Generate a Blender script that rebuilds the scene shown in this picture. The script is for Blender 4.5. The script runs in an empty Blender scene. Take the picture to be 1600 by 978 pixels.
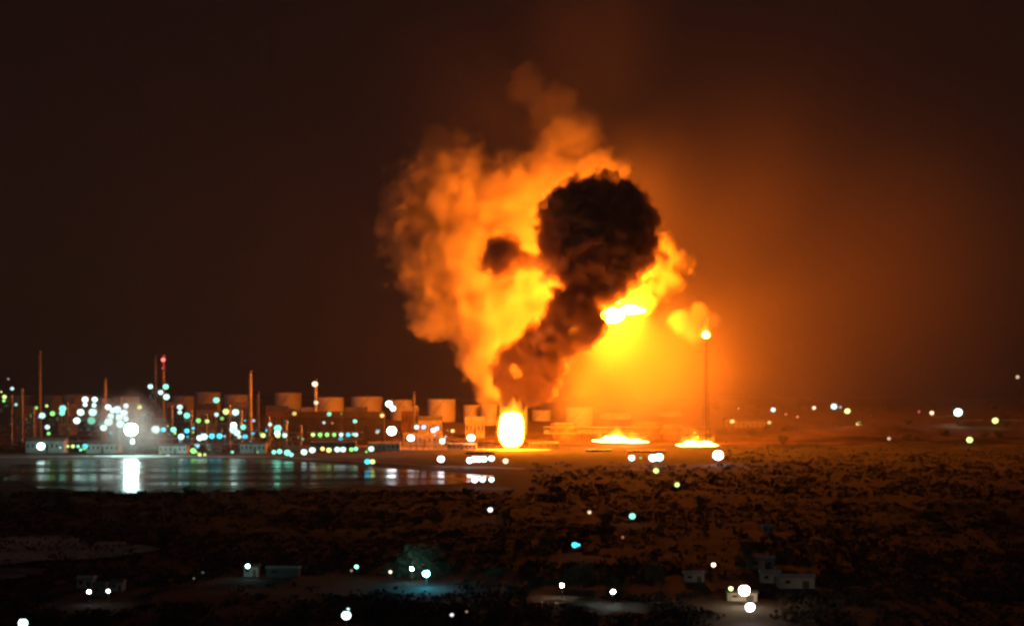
import bpy, bmesh, math, random
from mathutils import Vector, noise

random.seed(7)
SC = bpy.context.scene
COL = SC.collection

# ------------------------------------------------------------------ camera
CAMH, FPX, HOR = 85.0, 3000.0, 615.0          # eye height (m), focal length and horizon row in 1600-px units
cam_data = bpy.data.cameras.new('camera')
cam = bpy.data.objects.new('camera', cam_data)
COL.objects.link(cam)
cam.location = (0, 0, CAMH)
cam.rotation_euler = (math.radians(90), 0, 0)
cam_data.sensor_width = 36
cam_data.lens = 36 * FPX / 1600
cam_data.shift_y = (HOR - 489) / 1600
cam_data.clip_start = 1
cam_data.clip_end = 80000
cam_data.dof.use_dof = True                    # the photograph is softly out of focus throughout
cam_data.dof.focus_distance = 30
cam_data.dof.aperture_fstop = 1.9
SC.camera = cam

# ------------------------------------------------------------------ world, moonlight, exposure
world = bpy.data.worlds.new('World')
SC.world = world
world.use_nodes = True
wn = world.node_tree
bg = wn.nodes['Background']
sky = wn.nodes.new('ShaderNodeTexSky')
sky.sky_type = 'NISHITA'
sky.sun_disc = False
sky.sun_elevation = math.radians(-4)
sky.sun_rotation = math.radians(-20)
glow = wn.nodes.new('ShaderNodeVectorMath')      # faint even airglow added to the last twilight
glow.operation = 'ADD'
glow.inputs[1].default_value = (.28, .33, .42)
wn.links.new(sky.outputs[0], glow.inputs[0])
wn.links.new(glow.outputs[0], bg.inputs[0])
bg.inputs[1].default_value = 0.006
sun_d = bpy.data.lights.new('moonlight', 'SUN')
sun_d.energy = 0.05
sun_d.angle = math.radians(0.5)
sun_d.color = (0.85, 0.9, 1.0)
sun = bpy.data.objects.new('moonlight', sun_d)
sun.rotation_euler = (math.radians(50), 0, math.radians(-35))
COL.objects.link(sun)
SC.view_settings.view_transform = 'Standard'
SC.view_settings.look = 'None'
SC.view_settings.exposure = 0
SC.view_settings.gamma = 1
SC.view_settings.use_curve_mapping = False
cy = SC.cycles
cy.use_denoising = True
cy.max_bounces = 5
cy.diffuse_bounces = 1
cy.glossy_bounces = 2
cy.transmission_bounces = 2
cy.volume_bounces = 1
cy.transparent_max_bounces = 16
cy.use_adaptive_sampling = True
cy.adaptive_threshold = 0.03
cy.sample_clamp_indirect = 4
cy.volume_step_rate = 1.0
cy.volume_max_steps = 256
cy.filter_width = 1.7

def W(px, py, Y):
    """the point at distance Y that lies in the direction of a row and column of the 1600 x 978 photograph"""
    return Vector(((px - 800) * Y / FPX, Y, CAMH - (py - HOR) * Y / FPX))

def smooth(a, b, x):
    t = min(1, max(0, (x - a) / (b - a)))
    return t * t * (3 - 2 * t)

def fbm(x, y, s, o=3):
    v, a, f = 0, 1, 1
    for _ in range(o):
        v += a * noise.noise(Vector((x / s * f, y / s * f, 3.1 * f)))
        a *= .5
        f *= 2.1
    return v

def terrain(x, y):
    h = 46 * smooth(3250, 4350, y) + 3.5 * fbm(x, y, 300) * smooth(3150, 3700, y)
    right = smooth(350, 700, x)
    h += right * (8 * smooth(2900, 3500, y) * (1 - smooth(4200, 5000, y)) + 5 * fbm(x, y, 210) * smooth(2300, 3000, y))
    h += 1.2 * fbm(x, y, 120) * (1 - smooth(1500, 1700, y)) + 83 * (1 - smooth(-100, 250, y))
    h += 24 * smooth(230, 400, x + 40 * fbm(x, y, 160)) * smooth(700, 1250, y) * (1 - smooth(1300, 1520, y)) * (.85 + .25 * fbm(x, y, 90))
    rough = smooth(200, 420, x) * smooth(2050, 2400, y) * (1 - smooth(3800, 4300, y))
    h += (4.0 + 7 * smooth(3100, 3500, y)) * rough * abs(fbm(x, y, 75)) + 1.1 * fbm(x, y, 45) * (1 - smooth(1560, 1660, y))
    return h

# ------------------------------------------------------------------ materials
def mat(name, color=(.3, .3, .3), rough=.8, metal=0, emit=None, strength=0, sampled=False, var=.35, scale=.08, bump=0):
    m = bpy.data.materials.new(name)
    m.use_nodes = True
    nt = m.node_tree
    b = nt.nodes['Principled BSDF']
    b.inputs['Roughness'].default_value = rough
    b.inputs['Metallic'].default_value = metal
    if emit:
        b.inputs['Base Color'].default_value = (*color, 1)
        b.inputs['Emission Color'].default_value = (*emit, 1)
        b.inputs['Emission Strength'].default_value = strength
        m.cycles.emission_sampling = 'FRONT' if sampled else 'NONE'
    else:
        tc = nt.nodes.new('ShaderNodeTexCoord')
        n = nt.nodes.new('ShaderNodeTexNoise')
        n.inputs['Scale'].default_value = scale
        n.inputs['Detail'].default_value = 5
        r = nt.nodes.new('ShaderNodeMapRange')
        r.inputs['From Min'].default_value = .3
        r.inputs['From Max'].default_value = .7
        r.inputs['To Min'].default_value = 1 - var
        r.inputs['To Max'].default_value = 1 + var
        v = nt.nodes.new('ShaderNodeVectorMath')
        v.operation = 'SCALE'
        v.inputs[0].default_value = color
        nt.links.new(tc.outputs['Object'], n.inputs['Vector'])
        nt.links.new(n.outputs['Fac'], r.inputs['Value'])
        nt.links.new(r.outputs[0], v.inputs['Scale'])
        nt.links.new(v.outputs[0], b.inputs['Base Color'])
        if bump:
            bp = nt.nodes.new('ShaderNodeBump')
            bp.inputs['Strength'].default_value = .6
            bp.inputs['Distance'].default_value = bump
            nt.links.new(n.outputs['Fac'], bp.inputs['Height'])
            nt.links.new(bp.outputs[0], b.inputs['Normal'])
    return m

M = dict(
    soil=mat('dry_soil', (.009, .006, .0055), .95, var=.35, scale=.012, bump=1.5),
    flaremast=mat('flare_mast_paint', (.12, .12, .12), .6),
    sand=mat('pale_sand', (.42, .34, .28), .95, scale=.03),
    road=mat('asphalt', (.1, .09, .085), .8, scale=.05),
    concrete=mat('concrete', (.22, .21, .2), .85, scale=.05),
    steel=mat('painted_steel', (.34, .34, .33), .5, .2, scale=.06),
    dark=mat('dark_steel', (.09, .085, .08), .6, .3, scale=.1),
    tank=mat('tank_paint', (.8, .74, .68), .55, scale=.04, var=.15),
    tankroof=mat('tank_roof_paint', (.5, .48, .45), .6, scale=.04),
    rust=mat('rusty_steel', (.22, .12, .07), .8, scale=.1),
    roof=mat('sheet_roof', (.2, .19, .18), .6, scale=.1),
    paleroof=mat('pale_sheet_roof', (.5, .5, .5), .5, scale=.1),
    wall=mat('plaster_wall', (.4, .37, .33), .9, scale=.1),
    bark=mat('bark', (.09, .065, .045), .9, scale=1),
    leaf=mat('leaves', (.08, .11, .06), .8, scale=.5, var=.5),
    redwhite=mat('red_band_paint', (.5, .06, .04), .6),
    clad=mat('dark_cladding', (.03, .025, .025), .7, scale=.1),
    glass=mat('dark_window', (.02, .02, .025), .15, var=.1),
)
wm = bpy.data.materials.new('lagoon_water')
wm.use_nodes = True
# far rise coloured paler to put firelight into its soil, near plain left dark
_nt = M['soil'].node_tree
_g = _nt.nodes.new('ShaderNodeNewGeometry'); _sp = _nt.nodes.new('ShaderNodeSeparateXYZ')
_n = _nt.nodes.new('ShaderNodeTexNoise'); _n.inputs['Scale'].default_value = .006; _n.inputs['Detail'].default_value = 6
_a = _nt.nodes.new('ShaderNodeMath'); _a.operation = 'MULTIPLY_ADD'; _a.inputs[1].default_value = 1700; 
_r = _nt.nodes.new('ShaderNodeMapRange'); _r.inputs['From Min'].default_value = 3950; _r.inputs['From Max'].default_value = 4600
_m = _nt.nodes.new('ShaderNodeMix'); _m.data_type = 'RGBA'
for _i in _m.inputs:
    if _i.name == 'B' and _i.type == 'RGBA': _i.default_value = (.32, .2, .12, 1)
_b = _nt.nodes['Principled BSDF']
_old = _b.inputs['Base Color'].links[0].from_socket
_A = [i for i in _m.inputs if i.name == 'A' and i.type == 'RGBA'][0]
_O = [o for o in _m.outputs if o.type == 'RGBA'][0]
_nt.links.new(_g.outputs['Position'], _sp.inputs[0]); _nt.links.new(_g.outputs['Position'], _n.inputs['Vector'])
_nt.links.new(_n.outputs['Fac'], _a.inputs[0]); _nt.links.new(_sp.outputs['Y'], _a.inputs[2])
_nt.links.new(_a.outputs[0], _r.inputs['Value']); _nt.links.new(_r.outputs[0], _m.inputs[0])
_nt.links.new(_old, _A); _nt.links.new(_O, _b.inputs['Base Color'])
nt = wm.node_tree
b = nt.nodes['Principled BSDF']
b.inputs['Base Color'].default_value = (.05, .045, .04, 1)
b.inputs['IOR'].default_value = 1.33
b.inputs['Roughness'].default_value = .2
tc = nt.nodes.new('ShaderNodeTexCoord')
n = nt.nodes.new('ShaderNodeTexNoise'); n.inputs['Scale'].default_value = .25; n.inputs['Detail'].default_value = 4
mpw = nt.nodes.new('ShaderNodeMapping'); mpw.inputs['Scale'].default_value = (.004, .012, 1)
nw_ = nt.nodes.new('ShaderNodeTexNoise'); nw_.inputs['Scale'].default_value = 1; nw_.inputs['Detail'].default_value = 5
rw_ = nt.nodes.new('ShaderNodeMapRange'); rw_.inputs['From Min'].default_value = .4; rw_.inputs['From Max'].default_value = .62
rw_.inputs['To Min'].default_value = .12; rw_.inputs['To Max'].default_value = .3
nt.links.new(tc.outputs['Object'], mpw.inputs['Vector']); nt.links.new(mpw.outputs[0], nw_.inputs['Vector'])
nt.links.new(nw_.outputs['Fac'], rw_.inputs['Value']); nt.links.new(rw_.outputs[0], b.inputs['Roughness'])
bp = nt.nodes.new('ShaderNodeBump'); bp.inputs['Strength'].default_value = .05; bp.inputs['Distance'].default_value = .12
nt.links.new(tc.outputs['Object'], n.inputs['Vector']); nt.links.new(n.outputs['Fac'], bp.inputs['Height']); nt.links.new(bp.outputs[0], b.inputs['Normal'])
M['water'] = wm

FIRE = (1.0, .195, .006)
M['fire'] = mat('fire', (0, 0, 0), 1, emit=FIRE, strength=1000, sampled=True)
M['fire_big'] = mat('fire_ball', (0, 0, 0), 1, emit=FIRE, strength=1420, sampled=True)
M['fire_near'] = mat('tall_fire', (0, 0, 0), 1, emit=FIRE, strength=230, sampled=True)
M['fill_fire'] = mat('added_fill_fire', (0, 0, 0), 1, emit=FIRE, strength=1000, sampled=True)  # for the added fires out of sight in the smoke
M['sheath'] = bpy.data.materials.new('outer_flame_glow')
M['sheath'].use_nodes = True
_t = M['sheath'].node_tree; _t.nodes.remove(_t.nodes['Principled BSDF'])
_e = _t.nodes.new('ShaderNodeEmission'); _e.inputs['Color'].default_value = (1, .33, .015, 1); _e.inputs['Strength'].default_value = .075
_t.links.new(_e.outputs[0], _t.nodes['Material Output'].inputs['Volume'])
M['fire_low'] = mat('low_fire', (0, 0, 0), 1, emit=(1, .45, .09), strength=22, sampled=True)
LAMPC = dict(white=(.62, 1, .92), teal=(.25, 1, .68), green=(.30, 1, .22), cyan=(.06, .75, 1), lime=(.75, 1, .28),
             yellow=(1, .75, .2), warm=(1, .72, .45), orange=(1, .33, .14), blue=(.45, .75, 1), red=(1, .18, .2), pure=(1, .97, 1))
_lm = {}
def lampmat(c, s, sampled=False):
    k = (c, s, sampled)
    if k not in _lm:
        _lm[k] = mat('lit_lamp_' + c, (0, 0, 0), .5, emit=LAMPC[c], strength=s, sampled=sampled)
    return _lm[k]

# ------------------------------------------------------------------ mesh helpers
def frm(axis):
    a = axis.normalized()
    u = a.orthogonal().normalized()
    return u, a.cross(u)

class MB:
    def __init__(s): s.v, s.f, s.m = [], [], []
    def add(s, vs, fs, mi=0):
        o = len(s.v)
        s.v += [tuple(v) for v in vs]
        s.f += [tuple(i + o for i in f) for f in fs]
        s.m += [mi] * len(fs)
    def box(s, c, d, mi=0, rz=0):
        cx, cy_, cz = c
        hx, hy, hz = d[0] / 2, d[1] / 2, d[2] / 2
        vs = []
        for z in (-hz, hz):
            for x, y in ((-hx, -hy), (hx, -hy), (hx, hy), (-hx, hy)):
                vs.append((cx + x * math.cos(rz) - y * math.sin(rz), cy_ + x * math.sin(rz) + y * math.cos(rz), cz + z))
        s.add(vs, [(3, 2, 1, 0), (4, 5, 6, 7), (0, 1, 5, 4), (1, 2, 6, 5), (2, 3, 7, 6), (3, 0, 4, 7)], mi)
    def tube(s, p0, p1, r0, r1=None, n=8, mi=0):
        p0, p1 = Vector(p0), Vector(p1)
        r1 = r0 if r1 is None else r1
        u, w = frm(p1 - p0)
        vs = []
        for p, r in ((p0, r0), (p1, r1)):
            for i in range(n):
                t = 2 * math.pi * i / n
                vs.append(p + (u * math.cos(t) + w * math.sin(t)) * r)
        fs = [(i, (i + 1) % n, (i + 1) % n + n, i + n) for i in range(n)] + [tuple(reversed(range(n))), tuple(range(n, 2 * n))]
        s.add(vs, fs, mi)
    def lathe(s, prof, n=32, c=(0, 0, 0), mi=0):
        vs, fs = [], []
        for r, z in prof:
            for i in range(n):
                t = 2 * math.pi * i / n
                vs.append((c[0] + r * math.cos(t), c[1] + r * math.sin(t), c[2] + z))
        for k in range(len(prof) - 1):
            for i in range(n):
                a, b_ = k * n + i, k * n + (i + 1) % n
                fs.append((a, b_, b_ + n, a + n))
        fs += [tuple(reversed(range(n))), tuple(range((len(prof) - 1) * n, len(prof) * n))]
        s.add(vs, fs, mi)
    def ball(s, c, r, n=10, sz=1, mi=0):
        prof = [(max(.02 * r, r * math.sin(math.pi * k / n)), -r * sz * math.cos(math.pi * k / n)) for k in range(n + 1)]
        s.lathe(prof, n * 2, c, mi)
    def obj(s, name, mats, parent=None, loc=(0, 0, 0), flat=True):
        me = bpy.data.meshes.new(name)
        me.from_pydata(s.v, [], s.f)
        for m_ in (mats if isinstance(mats, (list, tuple)) else [mats]):
            me.materials.append(m_)
        me.polygons.foreach_set('material_index', s.m)
        if not flat:
            me.polygons.foreach_set('use_smooth', [True] * len(s.f))
        me.update()
        o = bpy.data.objects.new(name, me)
        COL.objects.link(o)
        o.location = loc
        if parent: o.parent = parent
        return o

USED = {}
def tag(o, label=None, cat=None, group=None, kind=None):
    if label:
        o['label'] = label
        USED.setdefault(label, []).append(o.name)
    if cat: o['category'] = cat
    if group: o['group'] = group
    if kind: o['kind'] = kind
    return o

def thing(name, loc, label, cat, group=None, rz=0):
    o = bpy.data.objects.new(name, None)
    COL.objects.link(o)
    o.location = loc
    o.rotation_euler = (0, 0, rz)
    return tag(o, label, cat, group)

ORD = ['first', 'second', 'third', 'fourth', 'fifth', 'sixth', 'seventh', 'eighth', 'ninth', 'tenth', 'eleventh', 'twelfth', 'thirteenth', 'fourteenth', 'fifteenth', 'sixteenth', 'seventeenth', 'eighteenth', 'nineteenth', 'twentieth']

# ------------------------------------------------------------------ ground sheet
def ground():
    ys = [-300, -100, 0]
    y = 40
    while y < 12000:
        ys.append(y)
        y += 18 if y < 4400 else y * .05
    ys += [15000, 22000, 35000]
    nx = 230
    vs, fs = [], []
    for yy in ys:
        half = max(900, yy * .42) if yy < 12000 else yy * .6
        for i in range(nx + 1):
            x = -half + 2 * half * i / nx
            z = terrain(x, yy)
            if yy > 6000: z = z - (yy - 6000) * .0015
            vs.append((x, yy, z))
    for j in range(len(ys) - 1):
        for i in range(nx):
            a = j * (nx + 1) + i
            fs.append((a, a + 1, a + nx + 2, a + nx + 1))
    mb = MB(); mb.add(vs, fs)
    tag(mb.obj('ground', M['soil'], flat=False), kind='structure')
ground()

def patch(name, pts, m, lift=.25, kind='structure', res=9):
    """a sheet on the ground given by corner points (photograph columns and rows, seen on flat ground)"""
    P = []
    n = len(pts)
    for i in range(n):
        a, b_ = pts[i], pts[(i + 1) % n]
        for k in range(res):
            t = k / res
            q = (a[0] + (b_[0] - a[0]) * t, a[1] + (b_[1] - a[1]) * t)
            P.append(q)
    vs = []
    for (px, py) in P:
        Y = FPX * CAMH / (py - HOR)
        X = (px - 800) * Y / FPX
        X += 9 * noise.noise(Vector((X / 25, Y / 60, 0)))
        Y += 26 * noise.noise(Vector((X / 30, Y / 90, 5)))
        vs.append((X, Y))
    bm = bmesh.new()
    bv = [bm.verts.new((x, y, 0)) for x, y in vs]
    bmesh.ops.triangle_fill(bm, use_beauty=True, edges=[bm.edges.new((bv[i], bv[(i + 1) % len(bv)])) for i in range(len(bv))])
    for _ in range(3 if lift > .3 else 0):
        long = [e for e in bm.edges if e.calc_length() > 30]
        if long: bmesh.ops.subdivide_edges(bm, edges=long, cuts=1, use_grid_fill=False)
    bmesh.ops.triangulate(bm, faces=bm.faces)
    for v in bm.verts:
        v.co.z = (terrain(v.co.x, v.co.y) if lift > .3 else 0) + lift
    for f in bm.faces:
        if f.normal.z < 0: f.normal_flip()
    me = bpy.data.meshes.new(name)
    bm.to_mesh(me); bm.free()
    me.materials.append(m)
    o = bpy.data.objects.new(name, me)
    COL.objects.link(o)
    return tag(o, kind=kind)

patch('lagoon_water', [(14, 727), (60, 720), (200, 717), (350, 716), (430, 719), (560, 728), (690, 738), (772, 744), (764, 749),
                       (700, 757), (500, 763), (390, 768), (300, 769), (150, 769), (60, 762), (10, 750)], M['water'], .3)
patch('sand', [(-30, 842), (70, 838), (130, 845), (190, 848), (245, 858), (200, 868), (90, 876), (-30, 880)], M['sand'], .8)
patch('pond_water', [(-40, 893), (60, 893), (92, 899), (40, 908), (-40, 914)], M['water'], 1.6)
patch('road', [(-20, 713.5), (200, 711.5), (420, 712.5), (560, 719), (690, 727), (815, 731), (815, 733.5), (690, 730), (560, 722), (420, 715), (200, 713.5), (-20, 715.5)], M['concrete'], .28)
patch('dirt_road', [(930, 731), (1050, 733), (1055, 730), (1062, 731), (1055, 736), (930, 735)], M['sand'], .6)
patch('dirt_road', [(610, 699), (860, 702), (860, 705), (610, 703)], M['sand'], .6)
patch('dirt_road', [(1270, 841), (1296, 844), (1296, 846), (1270, 843)], M['sand'], .6)

# ------------------------------------------------------------------ storage tanks
def tank(px, top, base, w, Y, label, rusty=False):
    r = w * Y / FPX / 2
    X = (px - 800) * Y / FPX
    gz = terrain(X, Y)
    if Y > 3700: top += 5 + (px * 7 % 5)
    zt = CAMH - (top - HOR) * Y / FPX
    zb = min(CAMH - (base - HOR) * Y / FPX, gz) if base else gz
    h = max(8, zt - gz)
    t = thing('storage_tank', (X, Y, gz), label, 'storage tank', 'storage tanks on the rise behind the refinery')
    mb = MB()
    mb.lathe([(r, -4), (r, h * .33), (r + .25, h * .335), (r, h * .34), (r, h * .66), (r + .25, h * .665), (r, h * .67), (r, h), (r - .5, h)], 40)
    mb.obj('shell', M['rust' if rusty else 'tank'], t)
    mb = MB()
    mb.lathe([(r - .6, h), (r * .5, h + r * .06), (.3, h + r * .09)], 40)
    mb.obj('roof', M['tankroof'], t)
    mb = MB()
    for k in range(25):
        a = math.radians(-150 + k * 3.2)
        mb.box(((r + .8) * math.cos(a), (r + .8) * math.sin(a), k * h / 24 + .1), (1.4, 1.1, .3), rz=a)
        b0 = Vector(((r + 1.2) * math.cos(a), (r + 1.2) * math.sin(a), k * h / 24 + .15))
        a2 = a + math.radians(3.2)
        b1 = Vector(((r + 1.2) * math.cos(a2), (r + 1.2) * math.sin(a2), (k + 1) * h / 24 + .15))
        mb.tube(b0, b0 + Vector((0, 0, 1.3)), .08, n=4)
        if k < 24:
            mb.tube(b0, b1, .18, n=4)
            mb.tube(b0 + Vector((0, 0, 1.25)), b1 + Vector((0, 0, 1.25)), .08, n=4)
    mb.obj('stair', M['dark'], t)
    mb = MB()
    n = 36
    for k in range(n):
        a0, a1 = 2 * math.pi * k / n, 2 * math.pi * (k + 1) / n
        p0 = Vector((r * .98 * math.cos(a0), r * .98 * math.sin(a0), h)); p1 = Vector((r * .98 * math.cos(a1), r * .98 * math.sin(a1), h))
        mb.tube(p0, p0 + Vector((0, 0, 1.3)), .09, n=4)
        mb.tube(p0 + Vector((0, 0, 1.3)), p1 + Vector((0, 0, 1.3)), .09, n=4)
    mb.obj('railing', M['steel'], t)
    return t

TANKS = [  # px, top row, width, distance, label
    (38, 612, 36, 4200, 'dull brown storage tank at far left between the tall chimney and the frame edge'),
    (85, 613, 34, 4150, 'orange lit storage tank just right of the tall left chimney'),
    (121, 610, 46, 4000, 'broad orange lit storage tank above the double column of white lamps'),
    (196, 613, 42, 4050, 'orange lit storage tank between the short pale chimney and the dark tower'),
    (286, 612, 34, 4000, 'small orange lit tank directly right of the dark process tower'),
    (325, 608, 40, 4250, 'orange lit tank between the dark tower and the chimney at quarter width'),
    (368, 611, 38, 4000, 'bright orange tank close to the left side of the slim orange chimney'),
    (450, 609, 42, 4100, 'reddish flared tank between the orange chimney and the lamp topped chimney'),
    (514, 613, 46, 3900, 'bright orange tank directly right of the chimney with a lamp on top'),
    (573, 614, 50, 4000, 'wide orange tank left of the crooked white floodlight'),
    (627, 616, 34, 3950, 'orange tank directly right of the crooked white floodlight'),
    (690, 619, 44, 3900, 'orange tank midway between the crooked floodlight and the tall flame'),
    (737, 624, 26, 3850, 'narrow glowing tank left of the base of the smoke column'),
    (764, 624, 26, 3800, 'narrow glowing tank just behind the tall white flame on its left'),
    (905, 632, 42, 3800, 'golden lit tank right of the tall flame under the smoke'),
    (846, 634, 30, 3950, 'faint hazy tank directly behind the foot of the smoke column'),
    (962, 637, 48, 4000, 'faint low tank in the yellow haze right of the golden tank'),
    (1046, 639, 38, 4050, 'faint low tank in the haze left of the flare stack'),
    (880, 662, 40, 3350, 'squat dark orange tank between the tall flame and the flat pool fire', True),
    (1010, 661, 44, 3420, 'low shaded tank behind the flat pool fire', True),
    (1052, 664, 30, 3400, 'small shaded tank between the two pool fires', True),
]
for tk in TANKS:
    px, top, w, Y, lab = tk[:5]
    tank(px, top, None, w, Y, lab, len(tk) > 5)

# ------------------------------------------------------------------ chimneys, flare
def chimney(px, top, Y, r, label, bands=False, m='concrete'):
    X = (px - 800) * Y / FPX
    gz = terrain(X, Y)
    h = CAMH - (top - HOR) * Y / FPX - gz
    t = thing('chimney', (X, Y, gz), label, 'chimney', 'chimneys of the refinery')
    mb = MB(); mb.lathe([(r * 1.5, -2), (r * 1.25, h * .3), (r, h)], 20); mb.obj('shaft', M[m], t, flat=False)
    mb = MB(); mb.lathe([(r * 1.12, h - 4), (r * 1.35, h - 1.5), (r * 1.35, h + .4), (r * .9, h + .4)], 20); mb.obj('rim', M['dark' if not bands else 'redwhite'], t)
    mb = MB()
    for zf in (.45, .7, .93):
        z = h * zf
        mb = MB()
        mb.lathe([(r * 1.25, z), (r * 1.25 + 1.5, z + .05), (r * 1.25 + 1.5, z + .35), (r * 1.25, z + .4)], 16)
        for k in range(12):
            a = k * math.pi / 6
            q = Vector(((r * 1.25 + 1.4) * math.cos(a), (r * 1.25 + 1.4) * math.sin(a), z))
            mb.tube(q, q + Vector((0, 0, 1.6)), .1, n=4)
        mb.obj('platform', M['dark'], t)
    if bands:
        for k in range(3):
            z = h * (.62 + .13 * k)
            mb = MB(); mb.lathe([(r * 1.13, z), (r * 1.15, z + .1), (r * 1.12, z + 4.9), (r * 1.1, z + 5)], 20); mb.obj('band', M['redwhite'], t)
    return t
chimney(62, 549, 3300, 2.6, 'tall slim grey chimney standing alone at the far left')
chimney(164, 590, 3250, 2.6, 'short pale chimney behind the stacked columns of white lamps', m='wall')
chimney(243, 555, 3150, 2.3, 'left one of the twin chimneys above the dark tower, unlit at the top')
chimney(255, 555, 3150, 2.3, 'right one of the twin chimneys, red banded with a red lamp near its top', bands=True)
chimney(391, 580, 3300, 3.0, 'slim orange lit chimney between the red tipped twins and the lamp topped one', m='wall')
chimney(403, 612, 3350, 2.6, 'short chimney close to the right side of the slim orange lit one', m='wall')
chimney(493, 592, 3300, 2.6, 'chimney with a warm lamp at its top and another near its foot', m='wall')
chimney(647, 612, 3500, 2.2, 'short thin chimney right of the crooked white floodlight')

# flare stack
X = (1103 - 800) * 3050 / FPX
gz = terrain(X, 3050)
hfl = CAMH - (530 - HOR) * 3050 / FPX - gz
t = thing('flare_stack', (X, 3050, gz), 'tall lattice flare stack with a small flame, right of the smoke', 'flare stack')
mb = MB(); mb.tube((0, 0, -1), (0, 0, hfl), .8, .6, 10); mb.obj('pipe', M['flaremast'], t)
mb = MB()
legs = []
for k in range(3):
    a = 2 * math.pi * k / 3 + .4
    legs.append((Vector((7 * math.cos(a), 7 * math.sin(a), -1)), Vector((1.8 * math.cos(a), 1.8 * math.sin(a), hfl - 6))))
    mb.tube(*legs[-1], .35, n=5)
for i in range(16):
    for k in range(3):
        a0 = legs[k][0].lerp(legs[k][1], i / 16); b0 = legs[(k + 1) % 3][0].lerp(legs[(k + 1) % 3][1], i / 16)
        b1 = legs[(k + 1) % 3][0].lerp(legs[(k + 1) % 3][1], (i + 1) / 16)
        mb.tube(a0, b0, .16, n=4); mb.tube(a0, b1, .16, n=4)
mb.obj('lattice', M['flaremast'], t)
mb = MB(); mb.lathe([(.7, hfl - 1), (1.5, hfl), (1.7, hfl + 3), (1.3, hfl + 3.2)], 14); mb.obj('burner_tip', M['dark'], t)

# ------------------------------------------------------------------ fire
def flame(c, rx, ry, rz_, label, m, tongues=.25, seed=0, cat='flame', flat_top=False, sheath=6):
    """a tongue of fire: closed lumpy body, wide below and drawn up into licks"""
    bm = bmesh.new()
    bmesh.ops.create_icosphere(bm, subdivisions=4, radius=1)
    for v in bm.verts:
        d = v.co.copy()
        up = (d.z + 1) / 2
        n_ = noise.noise(Vector((d.x * 2.2 + seed, d.y * 2.2, d.z * 1.1)))
        n2 = noise.noise(Vector((d.x * 5 + seed, d.y * 5, d.z * 2)))
        k = 1 + tongues * n_ + tongues * .5 * n2
        s = (1 - .35 * up ** 2) * k
        if flat_top:
            s = k * min(1.7, (1 - min(.999, abs(d.z)) ** 3) ** (1 / 3) / max(.1, math.sqrt(max(0, 1 - d.z ** 2))))
        if rz_ < 5: s *= 1 - .55 * abs(d.x) ** 3 * (1 if d.z > 0 else 0)
        lick = 1 + (1.6 * max(0, noise.noise(Vector((d.x * 6 + seed, d.y * 3, 2)))) if rz_ < 5 and d.z > 0 else .5 * tongues * n_ * up)
        v.co = Vector((d.x * rx * s, d.y * ry * s, d.z * rz_ * lick))
    me = bpy.data.meshes.new('flame')
    bm.to_mesh(me); bm.free()
    me.materials.append(M[m])
    me.polygons.foreach_set('use_smooth', [True] * len(me.polygons))
    o = bpy.data.objects.new('flame', me)
    COL.objects.link(o); o.location = c
    if sheath:
        me2 = me.copy(); me2.materials.clear(); me2.materials.append(M['sheath'])
        for v in me2.vertices:
            d = v.co.normalized()
            n_ = noise.noise(v.co / (rx * .35) + Vector((seed, 0, 9)))
            g = sheath * (.6 + .9 * max(0, n_ + .3))
            v.co += Vector((d.x * g, d.y * g, d.z * g * (2.0 if d.z > 0 else .1) + (max(0, n_) * g * 2.5 if v.co.z > 0 else 0)))
        o2 = bpy.data.objects.new('outer_flame', me2); COL.objects.link(o2); o2.parent = o
    return tag(o, label, cat, 'fires burning at the plant')
YF = 3110
flame(W(799, 671, 2900), 18.5, 14, 26.5, 'tall rounded white hot flame standing on the ground', 'fire_near', .07, 3, flat_top=True)
flame(W(957, 493, 3110), 18, 16, 12, 'blazing yellow white fireball at the right edge of the dark smoke', 'fire_big', .3, 8)
flame(W(890, 500, 3105), 17, 12, 24, 'added fill fire hidden behind the middle of the dark smoke column', 'fill_fire', .3, 31)  # this and the next two: unseen fires added to light the orange smoke
flame(W(905, 372, 3115), 17, 12, 17, 'added fill fire hidden behind the black head of the smoke', 'fill_fire', .3, 33)
flame(W(805, 580, 3140), 9, 9, 12, 'added fill fire hidden behind the foot of the dark smoke column', 'fill_fire', .3, 37)
flame(W(985, 484, 3112), 22, 10, 7, 'bright trailing lick of fire right of the fireball', 'fire_big', .4, 9)
flame(W(960, 687, 3120), 36, 20, 4.5, 'flat wide pool fire right of the tall flame', 'fire_low', .3, 5)
flame(W(990, 689.5, 3110), 26, 12, 2.4, 'thin low trail of fire running right from the flat pool fire', 'fire_low', .3, 15)
flame(W(1080, 694, 3100), 22, 12, 4.2, 'flat pool fire at the right beside the bright white floodlight', 'fire_low', .35, 11)
flame(W(1103, 694, 3090), 20, 9, 3.6, 'low fire tapering to a point next to the bright white floodlight', 'fire_low', .35, 21)
flame(W(1103, 523, 3050), 6, 5, 6, 'small bright flame on top of the flare stack', 'fire_low', .25, 2)

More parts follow.
